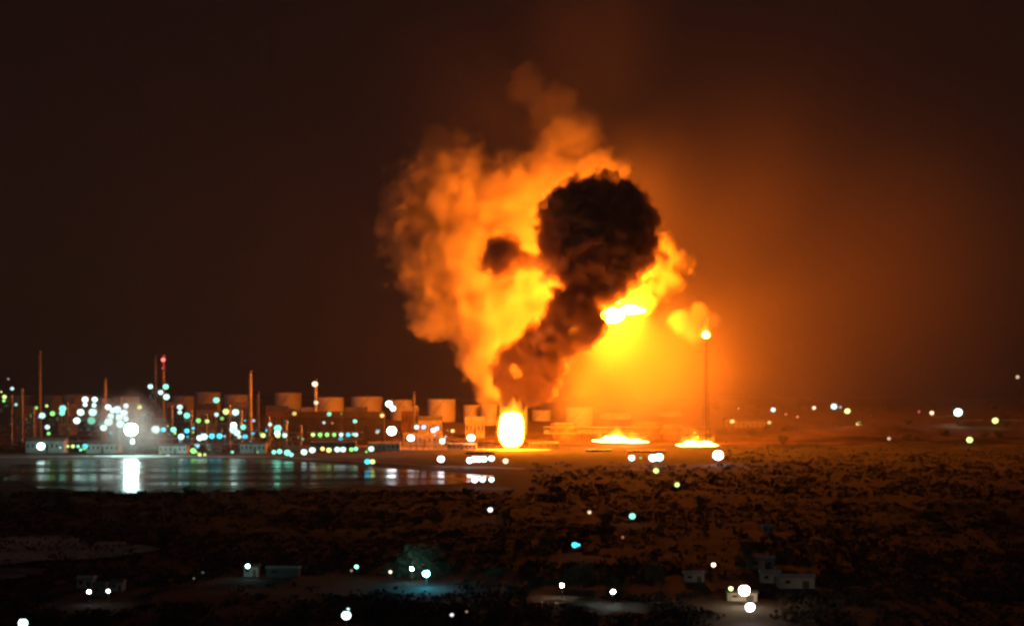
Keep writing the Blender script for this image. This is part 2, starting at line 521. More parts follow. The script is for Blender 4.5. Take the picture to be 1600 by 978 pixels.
# ------------------------------------------------------------------ smoke
def smoke(name, blobs, density, albedo, label, sharp=3.5, thr=.12, wscale=70, wamp=26, fine=.55, fscale=30, rate=.35, fade=None, grow=1.02, power=1, aniso=0.0):
    """blobs: (column, row, radius in photograph pixels, distance)"""
    B = []
    for (px, py, r, Y) in blobs:
        B.append((W(px, py, Y), r * Y / FPX))
    bm = bmesh.new()
    for c, r in B:
        res = bmesh.ops.create_icosphere(bm, subdivisions=3, radius=r * grow)
        for v in res['verts']:
            v.co += c
    for v in bm.verts:
        nn = noise.noise_vector(v.co / wscale)
        v.co += nn * wamp * .35
    me = bpy.data.meshes.new(name + '_raw')
    bm.to_mesh(me); bm.free()
    tmp = bpy.data.objects.new(name + '_raw', me)
    COL.objects.link(tmp)
    rm = tmp.modifiers.new('r', 'REMESH')
    rm.mode = 'VOXEL'; rm.voxel_size = 7
    dg = bpy.context.evaluated_depsgraph_get()
    final = bpy.data.meshes.new_from_object(tmp.evaluated_get(dg))
    bpy.data.objects.remove(tmp); bpy.data.meshes.remove(me)
    final.name = name
    o = bpy.data.objects.new(name, final)
    COL.objects.link(o)
    m = bpy.data.materials.new(name + '_volume')
    m.use_nodes = True
    nt = m.node_tree
    N, L = nt.nodes, nt.links
    N.remove(N['Principled BSDF'])
    out = N['Material Output']
    pv = N.new('ShaderNodeVolumePrincipled')
    pv.inputs['Color'].default_value = (*albedo, 1)
    pv.inputs['Anisotropy'].default_value = aniso
    L.new(pv.outputs[0], out.inputs['Volume'])
    tc = N.new('ShaderNodeTexCoord')
    w = N.new('ShaderNodeTexNoise'); w.inputs['Scale'].default_value = 1 / wscale; w.inputs['Detail'].default_value = 2
    L.new(tc.outputs['Object'], w.inputs['Vector'])
    s1 = N.new('ShaderNodeVectorMath'); s1.operation = 'SUBTRACT'; s1.inputs[1].default_value = (.5, .5, .5)
    L.new(w.outputs['Color'], s1.inputs[0])
    s2 = N.new('ShaderNodeVectorMath'); s2.operation = 'MULTIPLY_ADD'
    s2.inputs[1].default_value = (wamp * 2, wamp * 2, wamp * 2)
    L.new(s1.outputs[0], s2.inputs[0]); L.new(tc.outputs['Object'], s2.inputs[2])
    prev = None
    for c, r in B:
        d = N.new('ShaderNodeVectorMath'); d.operation = 'DISTANCE'
        d.inputs[1].default_value = c
        L.new(s2.outputs[0], d.inputs[0])
        k = N.new('ShaderNodeMath'); k.operation = 'MULTIPLY_ADD'
        k.inputs[1].default_value = -1 / r; k.inputs[2].default_value = 1
        L.new(d.outputs['Value'], k.inputs[0])
        if prev is None: prev = k
        else:
            mx = N.new('ShaderNodeMath'); mx.operation = 'MAXIMUM'
            L.new(prev.outputs[0], mx.inputs[0]); L.new(k.outputs[0], mx.inputs[1])
            prev = mx
    f = N.new('ShaderNodeTexNoise'); f.inputs['Scale'].default_value = 1 / fscale; f.inputs['Detail'].default_value = 6; f.inputs['Roughness'].default_value = .62
    L.new(tc.outputs['Object'], f.inputs['Vector'])
    a = N.new('ShaderNodeMath'); a.operation = 'MULTIPLY_ADD'; a.inputs[1].default_value = fine * 2; a.inputs[2].default_value = -fine - thr
    L.new(f.outputs['Fac'], a.inputs[0])
    s = N.new('ShaderNodeMath'); s.operation = 'ADD'
    L.new(prev.outputs[0], s.inputs[0]); L.new(a.outputs[0], s.inputs[1])
    g = N.new('ShaderNodeMath'); g.operation = 'MULTIPLY'; g.use_clamp = True; g.inputs[1].default_value = sharp
    L.new(s.outputs[0], g.inputs[0])
    h = N.new('ShaderNodeMath'); h.operation = 'MULTIPLY'; h.inputs[1].default_value = density
    if power != 1:
        pw = N.new('ShaderNodeMath'); pw.operation = 'POWER'; pw.inputs[1].default_value = power
        L.new(g.outputs[0], pw.inputs[0]); g = pw
    L.new(g.outputs[0], h.inputs[0])
    last = h
    if fade:                                       # the plume thins with height
        sp = N.new('ShaderNodeSeparateXYZ'); L.new(tc.outputs['Object'], sp.inputs[0])
        mr = N.new('ShaderNodeMapRange'); mr.interpolation_type = 'SMOOTHSTEP'
        mr.inputs['From Min'].default_value, mr.inputs['From Max'].default_value = fade[0], fade[1]
        mr.inputs['To Min'].default_value, mr.inputs['To Max'].default_value = 1, fade[2]
        L.new(sp.outputs['Z'], mr.inputs['Value'])
        q = N.new('ShaderNodeMath'); q.operation = 'MULTIPLY'
        L.new(h.outputs[0], q.inputs[0]); L.new(mr.outputs[0], q.inputs[1])
        last = q
    L.new(last.outputs[0], pv.inputs['Density'])
    m.cycles.volume_step_rate = rate
    final.materials.clear()
    final.materials.append(m)
    final.polygons.foreach_set('material_index', [0] * len(final.polygons))
    tag(o, label, 'smoke', 'smoke rising from the fire')
    o['kind'] = 'thing'
    return o

smoke('smoke_plume', [
    (905, 345, 64, 3000), (965, 350, 62, 3010), (930, 395, 80, 3000), (985, 385, 48, 3010), (880, 385, 44, 3000), (950, 438, 42, 3000), (937, 325, 54, 3000), (1000, 345, 34, 3010),
    (900, 312, 32, 3000), (978, 315, 34, 3010), (786, 405, 36, 2990), (822, 408, 15, 3010), (850, 404, 18, 3010), (905, 446, 26, 3000),
    (893, 482, 47, 2985), (914, 508, 37, 2980), (876, 522, 42, 2995), (846, 546, 42, 3015), (806, 566, 33, 3035), (850, 572, 37, 3025), (824, 600, 36, 3050), (790, 590, 26, 3050), (808, 620, 26, 3055), (844, 612, 26, 3050)],
    .13, (.50, .33, .27), 'dense dark smoke column with a bulging black head in front of the glow', sharp=8, thr=.04, wscale=45, wamp=17, fine=.85, fscale=20, rate=.13, grow=1.25)
smoke('smoke_plume', [
    (700, 300, 92, 3260), (660, 365, 74, 3260), (720, 410, 105, 3260), (690, 470, 60, 3250), (765, 485, 85, 3250), (765, 560, 52, 3230),
    (790, 330, 90, 3270), (640, 320, 48, 3260), (690, 240, 50, 3280), (860, 290, 66, 3260), (890, 215, 56, 3260), (868, 168, 48, 3270), (828, 135, 40, 3280),
    (935, 275, 50, 3240), (775, 605, 40, 3220), (830, 420, 90, 3270)],
    .030, (.72, .62, .5), 'broad bright orange smoke leaning left behind the dark column', sharp=4.5, thr=.04, wscale=70, wamp=34, fine=.8, fscale=32, rate=.22, grow=1.3,
    fade=(340, 570, .06))
smoke('smoke_plume', [
    (985, 468, 24, 3165), (1008, 466, 27, 3165), (1028, 452, 26, 3165), (1048, 432, 28, 3160), (1066, 412, 24, 3155), (1042, 385, 24, 3165),
    (1015, 415, 32, 3170), (1078, 408, 15, 3150)],
    .10, (.7, .6, .45), 'billowing yellow lit smoke arm reaching right from the fireball', sharp=5, thr=.05, wscale=30, wamp=9, fine=.6, fscale=14, rate=.25, grow=1.15)
smoke('smoke_veil', [(968, 555, 120, 3170), (1000, 600, 120, 3170), (925, 620, 100, 3170), (1060, 590, 150, 3180)],
    .0034, (.8, .66, .5), 'bright yellow glowing smoke hanging from the fireball down to the plant', sharp=1.05, thr=.0, wscale=90, wamp=34, fine=.5, fscale=45, rate=.6, power=1.6, grow=1.2)
smoke('smoke_wisp', [(858, 418, 17, 2915), (880, 412, 13, 2915), (838, 410, 14, 2920), (850, 436, 12, 2920)],
    .05, (.85, .6, .5), 'thin pinkish wisp crossing the gap between the small dark ball and the head', sharp=2.5, thr=.0, wscale=25, wamp=8, fine=.6, fscale=14, rate=.4, grow=1.1)
smoke('smoke_wisp', [(842, 524, 11, 2915), (856, 517, 11, 2915), (832, 532, 9, 2915)],
    .05, (.85, .6, .5), 'small pinkish curl of smoke on the lower left of the dark column', sharp=2.5, thr=.0, wscale=25, wamp=8, fine=.6, fscale=12, rate=.4, grow=1.1)
smoke('smoke_puff', [(1065, 502, 26, 3140), (1093, 492, 24, 3140), (1085, 516, 27, 3140), (1114, 500, 17, 3140)],
    .03, (.92, .85, .75), 'small pale puff of smoke behind the flare flame', sharp=3, thr=.08, wscale=35, wamp=9, fine=.5, fscale=18, rate=.4)

smoke('smoke_veil', [(975, 525, 190, 3330), (1030, 610, 220, 3330), (1140, 540, 360, 3380), (1000, 300, 200, 3400), (860, 210, 190, 3440), (740, 190, 230, 3450), (900, 60, 220, 3450), (1360, 420, 420, 3600), (1200, 300, 330, 3600)],
    .0026, (.75, .62, .5), 'thin veil of glowing smoke filling the air to the right of the fire', sharp=1.0, thr=.0, wscale=160, wamp=40, fine=.12, fscale=90, rate=.9, fade=(330, 700, .3), power=2, grow=1.0)

# ------------------------------------------------------------------ haze
hz = MB(); hz.box((0, 6500, 440), (11500, 13600, 1100))
haze = hz.obj('haze', [])
hm = bpy.data.materials.new('haze_volume'); hm.use_nodes = True
nt = hm.node_tree
nt.nodes.remove(nt.nodes['Principled BSDF'])
pv = nt.nodes.new('ShaderNodeVolumePrincipled')
pv.inputs['Color'].default_value = (.92, .8, .7, 1)
pv.inputs['Density'].default_value = .000027
nt.links.new(pv.outputs[0], nt.nodes['Material Output'].inputs['Volume'])
haze.data.materials.append(hm)
tag(haze, kind='stuff')
haze['label'] = 'smoky night haze glowing around the fire'

# ------------------------------------------------------------------ process plant
def ordn(i):
    if i < 20: return ORD[i]
    tens = {2: 'twenty', 3: 'thirty', 4: 'forty', 5: 'fifty'}[(i + 1) // 10]
    u = (i + 1) % 10
    return {'twenty': 'twentieth', 'thirty': 'thirtieth', 'forty': 'fortieth', 'fifty': 'fiftieth'}[tens] if u == 0 else tens + ' ' + ORD[u - 1]

def column(px, top, Y, r, label):
    X = (px - 800) * Y / FPX
    gz = terrain(X, Y)
    h = CAMH - (top - HOR) * Y / FPX - gz
    t = thing('process_column', (X, Y, gz), label, 'process column', 'process columns of the plant')
    mb = MB(); mb.lathe([(r * 1.1, -1), (r * 1.1, 4), (r, 5), (r, h - r), (r * .8, h - r * .35), (r * .3, h)], 18); mb.obj('shell', M['steel'], t, flat=False)
    for zf in (.35, .6, .88):
        z = h * zf
        mb = MB(); mb.lathe([(r, z), (r + 1.6, z + .02), (r + 1.6, z + .3), (r, z + .32)], 16)
        for k in range(12):
            a = k * math.pi / 6
            q = Vector(((r + 1.5) * math.cos(a), (r + 1.5) * math.sin(a), z + .2))
            mb.tube(q, q + Vector((0, 0, 1.2)), .09, n=4)
        mb.obj('platform', M['dark'], t)
    mb = MB()
    mb.tube((r + .5, -r, 0), (r + .5, -r, h * .9), .45, n=8); mb.tube((r + .5, -r, h * .9), (0, 0, h - .5), .45, n=8)
    mb.obj('pipe', M['rust'], t)
    mb = MB()
    mb.tube((-.4, -r - .6, 0), (-.4, -r - .6, h * .95), .1, n=4); mb.tube((.4, -r - .6, 0), (.4, -r - .6, h * .95), .1, n=4)
    for k in range(int(h / 1.2)): mb.tube((-.4, -r - .6, k * 1.2), (.4, -r - .6, k * 1.2), .07, n=4)
    mb.obj('ladder', M['dark'], t)

def frame(px, top, w, Y, label, seed, taper=1.0):
    rnd = random.Random(seed)
    X = (px - 800) * Y / FPX
    gz = terrain(X, Y)
    h = CAMH - (top - HOR) * Y / FPX - gz
    wd = w * Y / FPX
    t = thing('steel_frame_unit', (X, Y, gz), label, 'process unit', 'steel framed process units')
    nb = max(2, round(wd / 8)); nl = max(2, round(h / 7)); dp = 14
    mb = MB()
    def P(i, j, z):
        k = 1 - (1 - taper) * z / h
        return Vector(((-wd / 2 + wd * i / nb) * k, (-dp / 2 + dp * j) * k, z))
    for i in range(nb + 1):
        for j in (0, 1): mb.tube(P(i, j, -1), P(i, j, h), .4, n=4)
    for l in range(1, nl + 1):
        z = h * l / nl
        for j in (0, 1): mb.tube(P(0, j, z), P(nb, j, z), .35, n=4)
        for i in range(nb + 1): mb.tube(P(i, 0, z), P(i, 1, z), .3, n=4)
        for i in range(nb):
            if rnd.random() < .4: mb.tube(P(i, 0, z - h / nl), P(i + 1, 0, z), .22, n=4)
    mb.obj('frame', M['dark'], t)
    for l in range(1, nl + 1):
        z = h * l / nl; k = 1 - (1 - taper) * z / h
        mb = MB(); mb.box((0, 0, z + .35), (wd * k * rnd.uniform(.8, 1), dp * k, .25)); mb.obj('deck', M['steel'], t)
    for l in range(nl):
        z = h * l / nl; k = 1 - (1 - taper) * z / h
        for _ in range(max(1, nb // 2)):
            x = rnd.uniform(-.38, .38) * wd * k
            mb = MB(); r = rnd.uniform(1.2, 2.2)
            if rnd.random() < .5:
                mb.lathe([(.2, z + .7), (r, z + 1.2), (r, z + h / nl - 1.6), (.3, z + h / nl - .9)], 12, (x, -2, 0))
            else:
                L_ = rnd.uniform(3, 6)
                mb.tube((x - L_ / 2, -3, z + 1 + r), (x + L_ / 2, -3, z + 1 + r), r, n=12)
            mb.obj('vessel', M[rnd.choice(['steel', 'wall', 'rust'])], t, flat=True)

def building(px, top, base, w, Y, label, cat='building', m='wall', roof='roof', lit=False, dp=None, group=None, name='building'):
    X = (px - 800) * Y / FPX
    gz = terrain(X, Y)
    wd = w * Y / FPX
    h = max(3.5, CAMH - (top - HOR) * Y / FPX - gz)
    dp = dp or min(wd * .5, 30)
    t = thing(name, (X, Y + dp / 2, gz), label, cat, group)
    hw = h * .8
    mb = MB(); mb.box((0, 0, hw / 2 - .5), (wd, dp, hw + 1)); mb.obj('wall', M[m], t)
    mb = MB()
    e = .6
    mb.add([(-wd / 2 - e, -dp / 2 - e, hw + .02), (wd / 2 + e, -dp / 2 - e, hw + .02), (wd / 2 + e, dp / 2 + e, hw + .02), (-wd / 2 - e, dp / 2 + e, hw + .02), (-wd / 2 - e, 0, h), (wd / 2 + e, 0, h)],
           [(0, 1, 5, 4), (2, 3, 4, 5), (0, 4, 3), (1, 2, 5), (3, 2, 1, 0)])
    mb.obj('roof', M[roof], t)
    nw = max(2, min(8, int(wd / 6)))
    for k in range(nw):
        x = -wd / 2 + wd * (k + .5) / nw
        mb = MB()
        if k == nw // 2:
            mb.box((x, -dp / 2 - .05, hw * .35), (min(3, wd / nw * .5), .12, hw * .7)); mb.obj('door', M['dark'], t)
        else:
            mb.box((x, -dp / 2 - .05, hw * .6), (min(2.4, wd / nw * .5), .12, hw * .3)); mb.obj('window', M['glass'], t)
    return t

def rack(px0, px1, top, Y, label):
    X0, X1 = (px0 - 800) * Y / FPX, (px1 - 800) * Y / FPX
    gz = terrain((X0 + X1) / 2, Y)
    h = max(6, CAMH - (top - HOR) * Y / FPX - gz)
    t = thing('pipe_rack', ((X0 + X1) / 2, Y, gz), label, 'pipe rack', 'pipe racks of the plant')
    L_ = X1 - X0
    n = max(3, int(L_ / 9))
    mb = MB()
    for k in range(n + 1):
        x = -L_ / 2 + L_ * k / n
        for y in (-3, 3): mb.tube((x, y, -1), (x, y, h), .3, n=4)
        for z in (h * .6, h): mb.tube((x, -3, z), (x, 3, z), .28, n=4)
    for z in (h * .6, h):
        for y in (-3, 3): mb.tube((-L_ / 2, y, z - .5), (L_ / 2, y, z - .5), .2, n=4)
    mb.obj('rack_frame', M['dark'], t)
    for z in (h * .6 + .6, h + .6):
        for k, y in enumerate((-2.2, -.8, .7, 2.1)):
            mb = MB(); r = (.45, .3, .5, .35)[k]
            mb.tube((-L_ / 2 - 1, y, z + r - .3), (L_ / 2 + 1, y, z + r - .3), r, n=8)
            mb.obj('pipe', M[('steel', 'rust', 'wall', 'steel')[k]], t)

cols = [(18, 616, 3000), (34, 606, 3050), (52, 634, 2950), (105, 628, 3000), (160, 622, 3000), (176, 630, 2950), (188, 620, 3050), (213, 628, 2980),
        (268, 632, 3000), (298, 640, 2980), (322, 646, 3000), (358, 632, 3050), (376, 640, 3000), (420, 650, 3020), (446, 656, 3000), (470, 664, 3050)]
for i, (px, top, Y) in enumerate(cols):
    column(px, top, Y, 2.2 + (i * 37 % 5) * .35, ordn(i) + ' process column from the left with railed platforms')
frs = [(12, 622, 40, 2900, 1), (45, 648, 40, 2850, 1), (92, 650, 44, 2880, 1), (138, 636, 44, 2900, .9), (178, 640, 46, 2880, 1), (216, 646, 30, 2850, 1),
       (245, 608, 46, 2960, .45), (290, 652, 40, 2900, 1), (332, 662, 44, 2880, 1), (372, 650, 36, 2920, 1), (410, 668, 40, 2900, 1), (452, 676, 40, 2880, 1), (336, 699, 22, 2690, 1)]
fl = ['tall open steel frame unit at the left edge of the photo', 'lower steel frame unit beside the tall one at the left edge', 'steel frame unit under the green and teal lamps at left',
      'steel frame unit carrying the double column of white lamps', 'steel frame unit directly behind the big dazzling floodlight', 'narrow steel frame unit squeezed between big floodlight and dark tower',
      'dark tapering process tower under the twin chimneys', 'steel frame unit right of the dark tapering tower', 'wide low steel frame unit above the cyan lamp pair',
      'steel frame unit beneath the pair of yellow green and teal lamps', 'low steel frame unit between the slim orange chimney and teal lamps', 'lowest steel frame unit next to the row of seven lamps',
      'small yellowish frame hut right on the bank of the lagoon']
for i, (px, top, w, Y, tp) in enumerate(frs):
    frame(px, top, w, Y, fl[i], i, tp)
for a in [(20, 210, 690, 2790, 'long pipe rack at left below the big dazzling floodlight'), (225, 400, 686, 2780, 'pipe rack behind the low cyan lamps'),
          (410, 600, 700, 2760, 'pipe rack carrying the lower row of mixed colour lamps'), (480, 566, 676, 2960, 'pipe rack under the row of seven green to cyan lamps'),
          (640, 770, 690, 2880, 'pipe rack left of the tall flame'), (850, 1110, 668, 3300, 'pipe rack running behind the flat pool fires')]:
    rack(*a)
bld = [(525, 643, 0, 150, 3180, 'long dark warehouse with slab roof left of the crooked floodlight', 'clad', 'clad'),
       (70, 684, 0, 60, 2760, 'low brown plant building at left above the cyan lamp', 'wall', 'roof'),
       (160, 690, 0, 50, 2740, 'low plant building left of the foot of the big floodlight', 'wall', 'roof'),
       (270, 694, 0, 44, 2730, 'low plant building right of the foot of the big floodlight', 'wall', 'roof'),
       (395, 690, 0, 40, 2740, 'low plant building near the lagoon under the slim orange chimney', 'wall', 'roof'),
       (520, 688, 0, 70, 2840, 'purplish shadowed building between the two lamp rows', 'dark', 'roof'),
       (600, 690, 0, 50, 2860, 'low shed beneath the white lamp right of the lamp rows', 'wall', 'paleroof'),
       (660, 676, 0, 60, 3060, 'shed behind the bluish lamps left of the tall flame', 'wall', 'roof'),
       (722, 692, 0, 44, 2900, 'small shed left of the tall flame below the warm lamp', 'wall', 'paleroof'),
       (750, 708, 0, 46, 2700, 'bright low building behind the row of white lamps below the flame', 'wall', 'paleroof'),
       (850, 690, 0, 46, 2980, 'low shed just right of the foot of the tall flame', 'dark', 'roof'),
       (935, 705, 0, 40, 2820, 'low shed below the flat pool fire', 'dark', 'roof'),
       (1010, 708, 0, 60, 2780, 'low shed behind the green white lamps at right of the plant', 'wall', 'roof'),
       (1165, 656, 0, 60, 3700, 'long low yellow lit shed right of the flare stack', 'wall', 'paleroof'),
       (1478, 657, 0, 44, 3850, 'left one of the long low red lit sheds on the right ridge', 'wall', 'paleroof'),
       (1520, 658, 0, 34, 3800, 'middle one of the long low red lit sheds on the right ridge', 'wall', 'paleroof'),
       (1576, 657, 0, 60, 3820, 'right one of the long low red lit sheds at the photo edge', 'wall', 'paleroof')]
for (px, top, _, w, Y, lab, m, rf) in bld:
    building(px, top, 0, w, Y, lab, 'warehouse' if 'warehouse' in lab else ('shed' if 'shed' in lab else 'plant building'), m, rf, dp=26, group='low buildings of the plant')
for k, (px, top, w, Y) in enumerate([(40, 634, 30, 3500), (104, 631, 26, 3550), (232, 632, 30, 3560), (274, 628, 28, 3600), (322, 630, 30, 3560), (378, 628, 24, 3620), (432, 634, 34, 3560),
                                     (482, 636, 22, 3600), (556, 636, 34, 3620), (640, 634, 26, 3640), (672, 650, 36, 3500), (742, 651, 30, 3480)]):
    building(px, top, 0, w, Y, ordn(k) + ' warm lit shed from the left at the foot of the tanks', 'shed', 'wall' if k % 3 else 'rust', 'paleroof' if k % 2 else 'roof', dp=20, group='sheds below the storage tanks')
# long boundary wall, lit along its top
t = thing('boundary_wall', (0, 0, 0), 'long low boundary wall glowing orange behind the pool fires', 'wall')
mb = MB()
for k in range(26):
    px = 850 + k * 10
    p = W(px, 0, 3600); q = W(px + 10, 0, 3600)
    z0, z1 = terrain(p.x, 3600), terrain(q.x, 3600)
    mb.box(((p.x + q.x) / 2, 3600, (z0 + z1) / 2 + 2), (q.x - p.x - .02, 1.2, 8))
mb.obj('wall_panel', M['wall'], t)

# ------------------------------------------------------------------ lamps
lamp_n = 0
def lamp(px, py, r, c, Y, label, group, strength=None, sampled=False, mount='post', cat='lamp'):
    global lamp_n
    lamp_n += 1
    p = W(px, py, Y)
    gz = terrain(p.x, p.y)
    if p.z < gz + r * Y / FPX + 3 and py > 680:      # a low lamp stands nearer rather than sunk in the ground
        for _ in range(6):
            Y = (CAMH - gz - r * Y / FPX - 4) * FPX / (py - HOR)
            gz = terrain((px - 800) * Y / FPX, Y)
        p = W(px, py, Y)
    rad = max(.45, (r - 1.6)) * Y / FPX
    if mount == 'auto': mount = 'post' if p.z - gz < 38 else 'bracket'
    root_z = gz if mount == 'post' else p.z - rad
    t = thing('lamp_post' if mount == 'post' else 'wall_lamp', (p.x, p.y, root_z), label, cat, group)
    mb = MB()
    h = p.z - root_z
    if mount == 'post':
        s = min(1, .25 + h / 30)
        mb.tube((0, rad + .6, -1), (0, rad + .6, h + .3), .35 * s, .2 * s, 6)
        mb.tube((0, rad + .6, h + .3), (0, 0, h + rad), .18 * s, n=5)
    else:
        mb.tube((0, rad + 5, h), (0, rad * .9, h), .3, n=6)
    mb.obj('post' if mount == 'post' else 'bracket', M['dark'], t)
    mb = MB()
    mb.lathe([(rad * .3, h + rad * .75), (rad * .75, h + rad * .98), (rad * .3, h + rad * 1.2)], 10)
    mb.obj('lamp_shade', M['dark'], t)
    mb = MB(); mb.ball((0, 0, h), rad, 7, .92)
    mb.obj('lamp_globe', lampmat(c, strength or 1.5, sampled), t, flat=False)
    return t

CN = dict(white='white', teal='teal', green='green', cyan='cyan', lime='yellow green', yellow='yellow', warm='warm white', orange='dim orange', blue='pale blue', red='red', pure='bright white')
def cluster(phrase, group, Y, items, mount='auto', strength=None, sampled=False):
    items = sorted(items, key=lambda i: (i[0], i[1]))
    n = len(items)
    for i, it in enumerate(items):
        px, py, r, c = it[:4]
        kw = it[4] if len(it) > 4 else {}
        o_ = ordn(i) if n > 1 else 'single'
        lab = f"{CN[c]} lamp, {o_} from the left {phrase}" if n > 1 else f"{CN[c]} lamp {phrase}"
        kw2 = dict(strength=strength, mount=mount, sampled=sampled); kw2.update(kw)
        Yy = kw2.pop('Y', Y)
        lab = kw2.pop('label', lab)
        lamp(px, py, r, c, Yy, lab, group, **kw2)

cluster('at the far left edge', 'lamps at the far left edge', 2880, [
    (13, 592, 3.2, 'warm', dict(strength=.5)), (19, 607, 4.5, 'white', dict(strength=1.2)), (7, 620, 5, 'lime'), (6, 626, 4, 'green'), (25, 632, 4, 'white', dict(strength=1)), (2, 612, 3, 'lime')])
cluster('left of the white double column', 'lamps left of the white double column', 2830, [
    (57, 637, 4, 'green', dict(strength=1.2)), (73, 634, 4, 'lime', dict(strength=1.2)), (82, 646, 5.5, 'green'), (66, 649, 6.5, 'white'), (98, 638, 7, 'teal'), (97, 645, 6, 'teal'),
    (74, 667, 5.5, 'white'), (76, 677, 4.5, 'green', dict(strength=1.2)), (41, 655, 2.5, 'orange', dict(strength=.7))])
cluster('low above the left lagoon end', 'low lamps at the left end of the lagoon', 2700, [
    (64, 697, 8, 'white', dict(sampled=True, strength=5)), (94, 699, 3.6, 'white', dict(strength=.8)), (106, 697, 4, 'lime', dict(strength=1.3)), (114, 697, 4.5, 'lime', dict(strength=1.6)), (122, 697, 4, 'teal', dict(strength=1.6)), (133, 697, 6, 'cyan')])
cluster('in the double column of white lamps', 'double column of white lamps', 2860, [
    (133, 624, 6.5, 'white'), (133, 632, 5, 'white'), (148, 624, 6, 'white'), (147, 633, 5, 'white'), (126, 644, 7, 'white'), (145, 644, 8, 'white', dict(strength=1.6)), (120, 657, 7, 'white'), (143, 657, 8, 'teal', dict(strength=.8))], 'bracket', 2.6, True)
cluster('packed round the dazzling floodlight', 'lamps packed around the big floodlight', 2840, [
    (169, 636, 6.5, 'white'), (183, 640, 8, 'blue'), (197, 634, 5.5, 'white'), (194, 645, 7, 'white'), (173, 650, 6.5, 'white'), (170, 659, 8, 'white'), (162, 668, 7, 'white'), (186, 652, 7, 'white'), (176, 641, 6, 'white'),
    (173, 676, 4.5, 'cyan', dict(strength=1)), (218, 636, 5.5, 'lime', dict(strength=1.3)), (188, 662, 8, 'white'), (197, 654, 6, 'white'), (166, 660, 5, 'white')], 'bracket', 2.6, True)
lamp(205, 671, 11.5, 'white', 2615, 'dazzling big white floodlight mast on the far bank of the lagoon', 'tall floodlight masts on the far bank', 220, True, cat='floodlight')
lamp(207, 690, 5, 'white', 2612, 'small lamp directly under the dazzling big floodlight', 'tall floodlight masts on the far bank', 5, cat='floodlight')
cluster('of four on top of the dark tapering tower', 'lamps on the dark tapering tower', 2935, [
    (235, 604, 5.5, 'white'), (259, 604, 6, 'teal'), (251, 613, 5.5, 'white'), (260, 620, 6.5, 'white')], 'bracket', 1.8)
lamp(255, 562, 5, 'red', 3140, 'pinkish red warning lamp near the top of the right twin chimney', 'chimney warning lamps', 2.2, mount='bracket', cat='warning lamp')
lamp(254, 575, 3.4, 'red', 3140, 'faint red lamp lower on the right twin chimney', 'chimney warning lamps', .7, mount='bracket', cat='warning lamp')
cluster('between dark tower and slim orange chimney', 'lamps between dark tower and slim chimney', 2850, [
    (281, 636, 6, 'white'), (281, 644, 5, 'white'), (292, 649, 6.5, 'teal'), (338, 625, 6.5, 'teal'), (310, 657, 5.5, 'green', dict(strength=1.3)), (353, 643, 6.5, 'lime'), (368, 644, 7, 'white', dict(strength=1.8)),
    (365, 671, 8, 'white'), (370, 676, 7, 'white'), (380, 667, 6, 'teal'), (383, 682, 5.5, 'cyan'), (374, 682, 4.5, 'white')])
lamp(365, 664, 6, 'white', 2612, 'white floodlight mast on the bank beneath the paired lamps', 'tall floodlight masts on the far bank', 9, True, cat='floodlight')
cluster('in the band right of the big floodlight', 'low band of cyan and white lamps', 2760, [
    (243, 671, 8, 'white'), (255, 671, 5.5, 'cyan'), (271, 671, 6, 'teal'), (283, 682, 6.5, 'white'), (292, 673, 5.5, 'cyan'), (302, 675, 3.5, 'green', dict(strength=.8)), (293, 682, 3.5, 'cyan', dict(strength=.8)),
    (312, 684, 6.5, 'white'), (319, 682, 7, 'white'), (331, 681, 6, 'cyan'), (343, 681, 6, 'cyan')], 'post', 2, True)
cluster('of small ones on the lagoon bank', 'small lamps on the lagoon bank', 2690, [
    (302, 704, 6, 'green', dict(strength=2)), (312, 710, 4.5, 'lime', dict(strength=1.4)), (320, 710, 4, 'lime', dict(strength=1.2)), (250, 708, 3.6, 'lime', dict(strength=.6)), (262, 711, 3.6, 'white', dict(strength=.6))], 'post')
cluster('in the teal bunch right of slim chimney', 'teal bunch of lamps', 2860, [
    (434, 669, 7.5, 'teal'), (422, 663, 4.5, 'white'), (411, 680, 5.5, 'lime', dict(strength=1.6)), (434, 680, 5.5, 'lime', dict(strength=2)), (445, 680, 5.5, 'white')], 'post')
lamp(433, 676, 5.5, 'teal', 2620, 'teal floodlight mast on the bank below the teal bunch', 'tall floodlight masts on the far bank', 9, True, cat='floodlight')
cluster('in the straight row of seven lamps', 'upper row of seven small lamps', 2940, [
    (489, 679, 4.8, 'lime'), (500, 679, 5, 'green'), (511, 679, 5, 'green'), (522, 679, 4.8, 'green'), (533, 679, 5, 'white'), (544, 679, 5, 'cyan'), (556, 679, 5, 'white')], 'post', 1.6)
cluster('in the lower mixed coloured row', 'lower row of coloured lamps', 2740, [
    (428, 706, 5, 'teal'), (437, 705, 5.5, 'teal'), (449, 707, 6.5, 'teal'), (455, 710, 5, 'teal'), (475, 706, 6.5, 'white'), (488, 703, 6.5, 'white'), (504, 701, 5, 'yellow'), (514, 703, 5.5, 'lime'), (527, 702, 6, 'white'),
    (536, 702, 6, 'white'), (549, 702, 4.8, 'green'), (556, 701, 4.8, 'teal'), (580, 701, 6, 'white')], 'post', 2)
cluster('of the touching pair by the lagoon', 'touching lamps by the lagoon', 2580, [(574, 721, 6, 'cyan'), (582, 721, 5.5, 'lime')], 'post', 2)
lamp(492, 600, 6, 'warm', 3270, 'warm lamp at the top of the chimney right of the teal bunch', 'chimney lamps', 2.5, mount='bracket')
lamp(494, 629, 5, 'warm', 3270, 'warm lamp low down on the lamp topped chimney', 'chimney lamps', 1.6, mount='bracket')
lamp(460, 646, 5, 'yellow', 3100, 'dim yellow lamp left of the long dark warehouse', 'yellow lamps near the warehouse', 1, mount='auto')
lamp(597, 649, 5, 'yellow', 3100, 'yellow lamp right of the long dark warehouse', 'yellow lamps near the warehouse', 1.5, mount='auto')
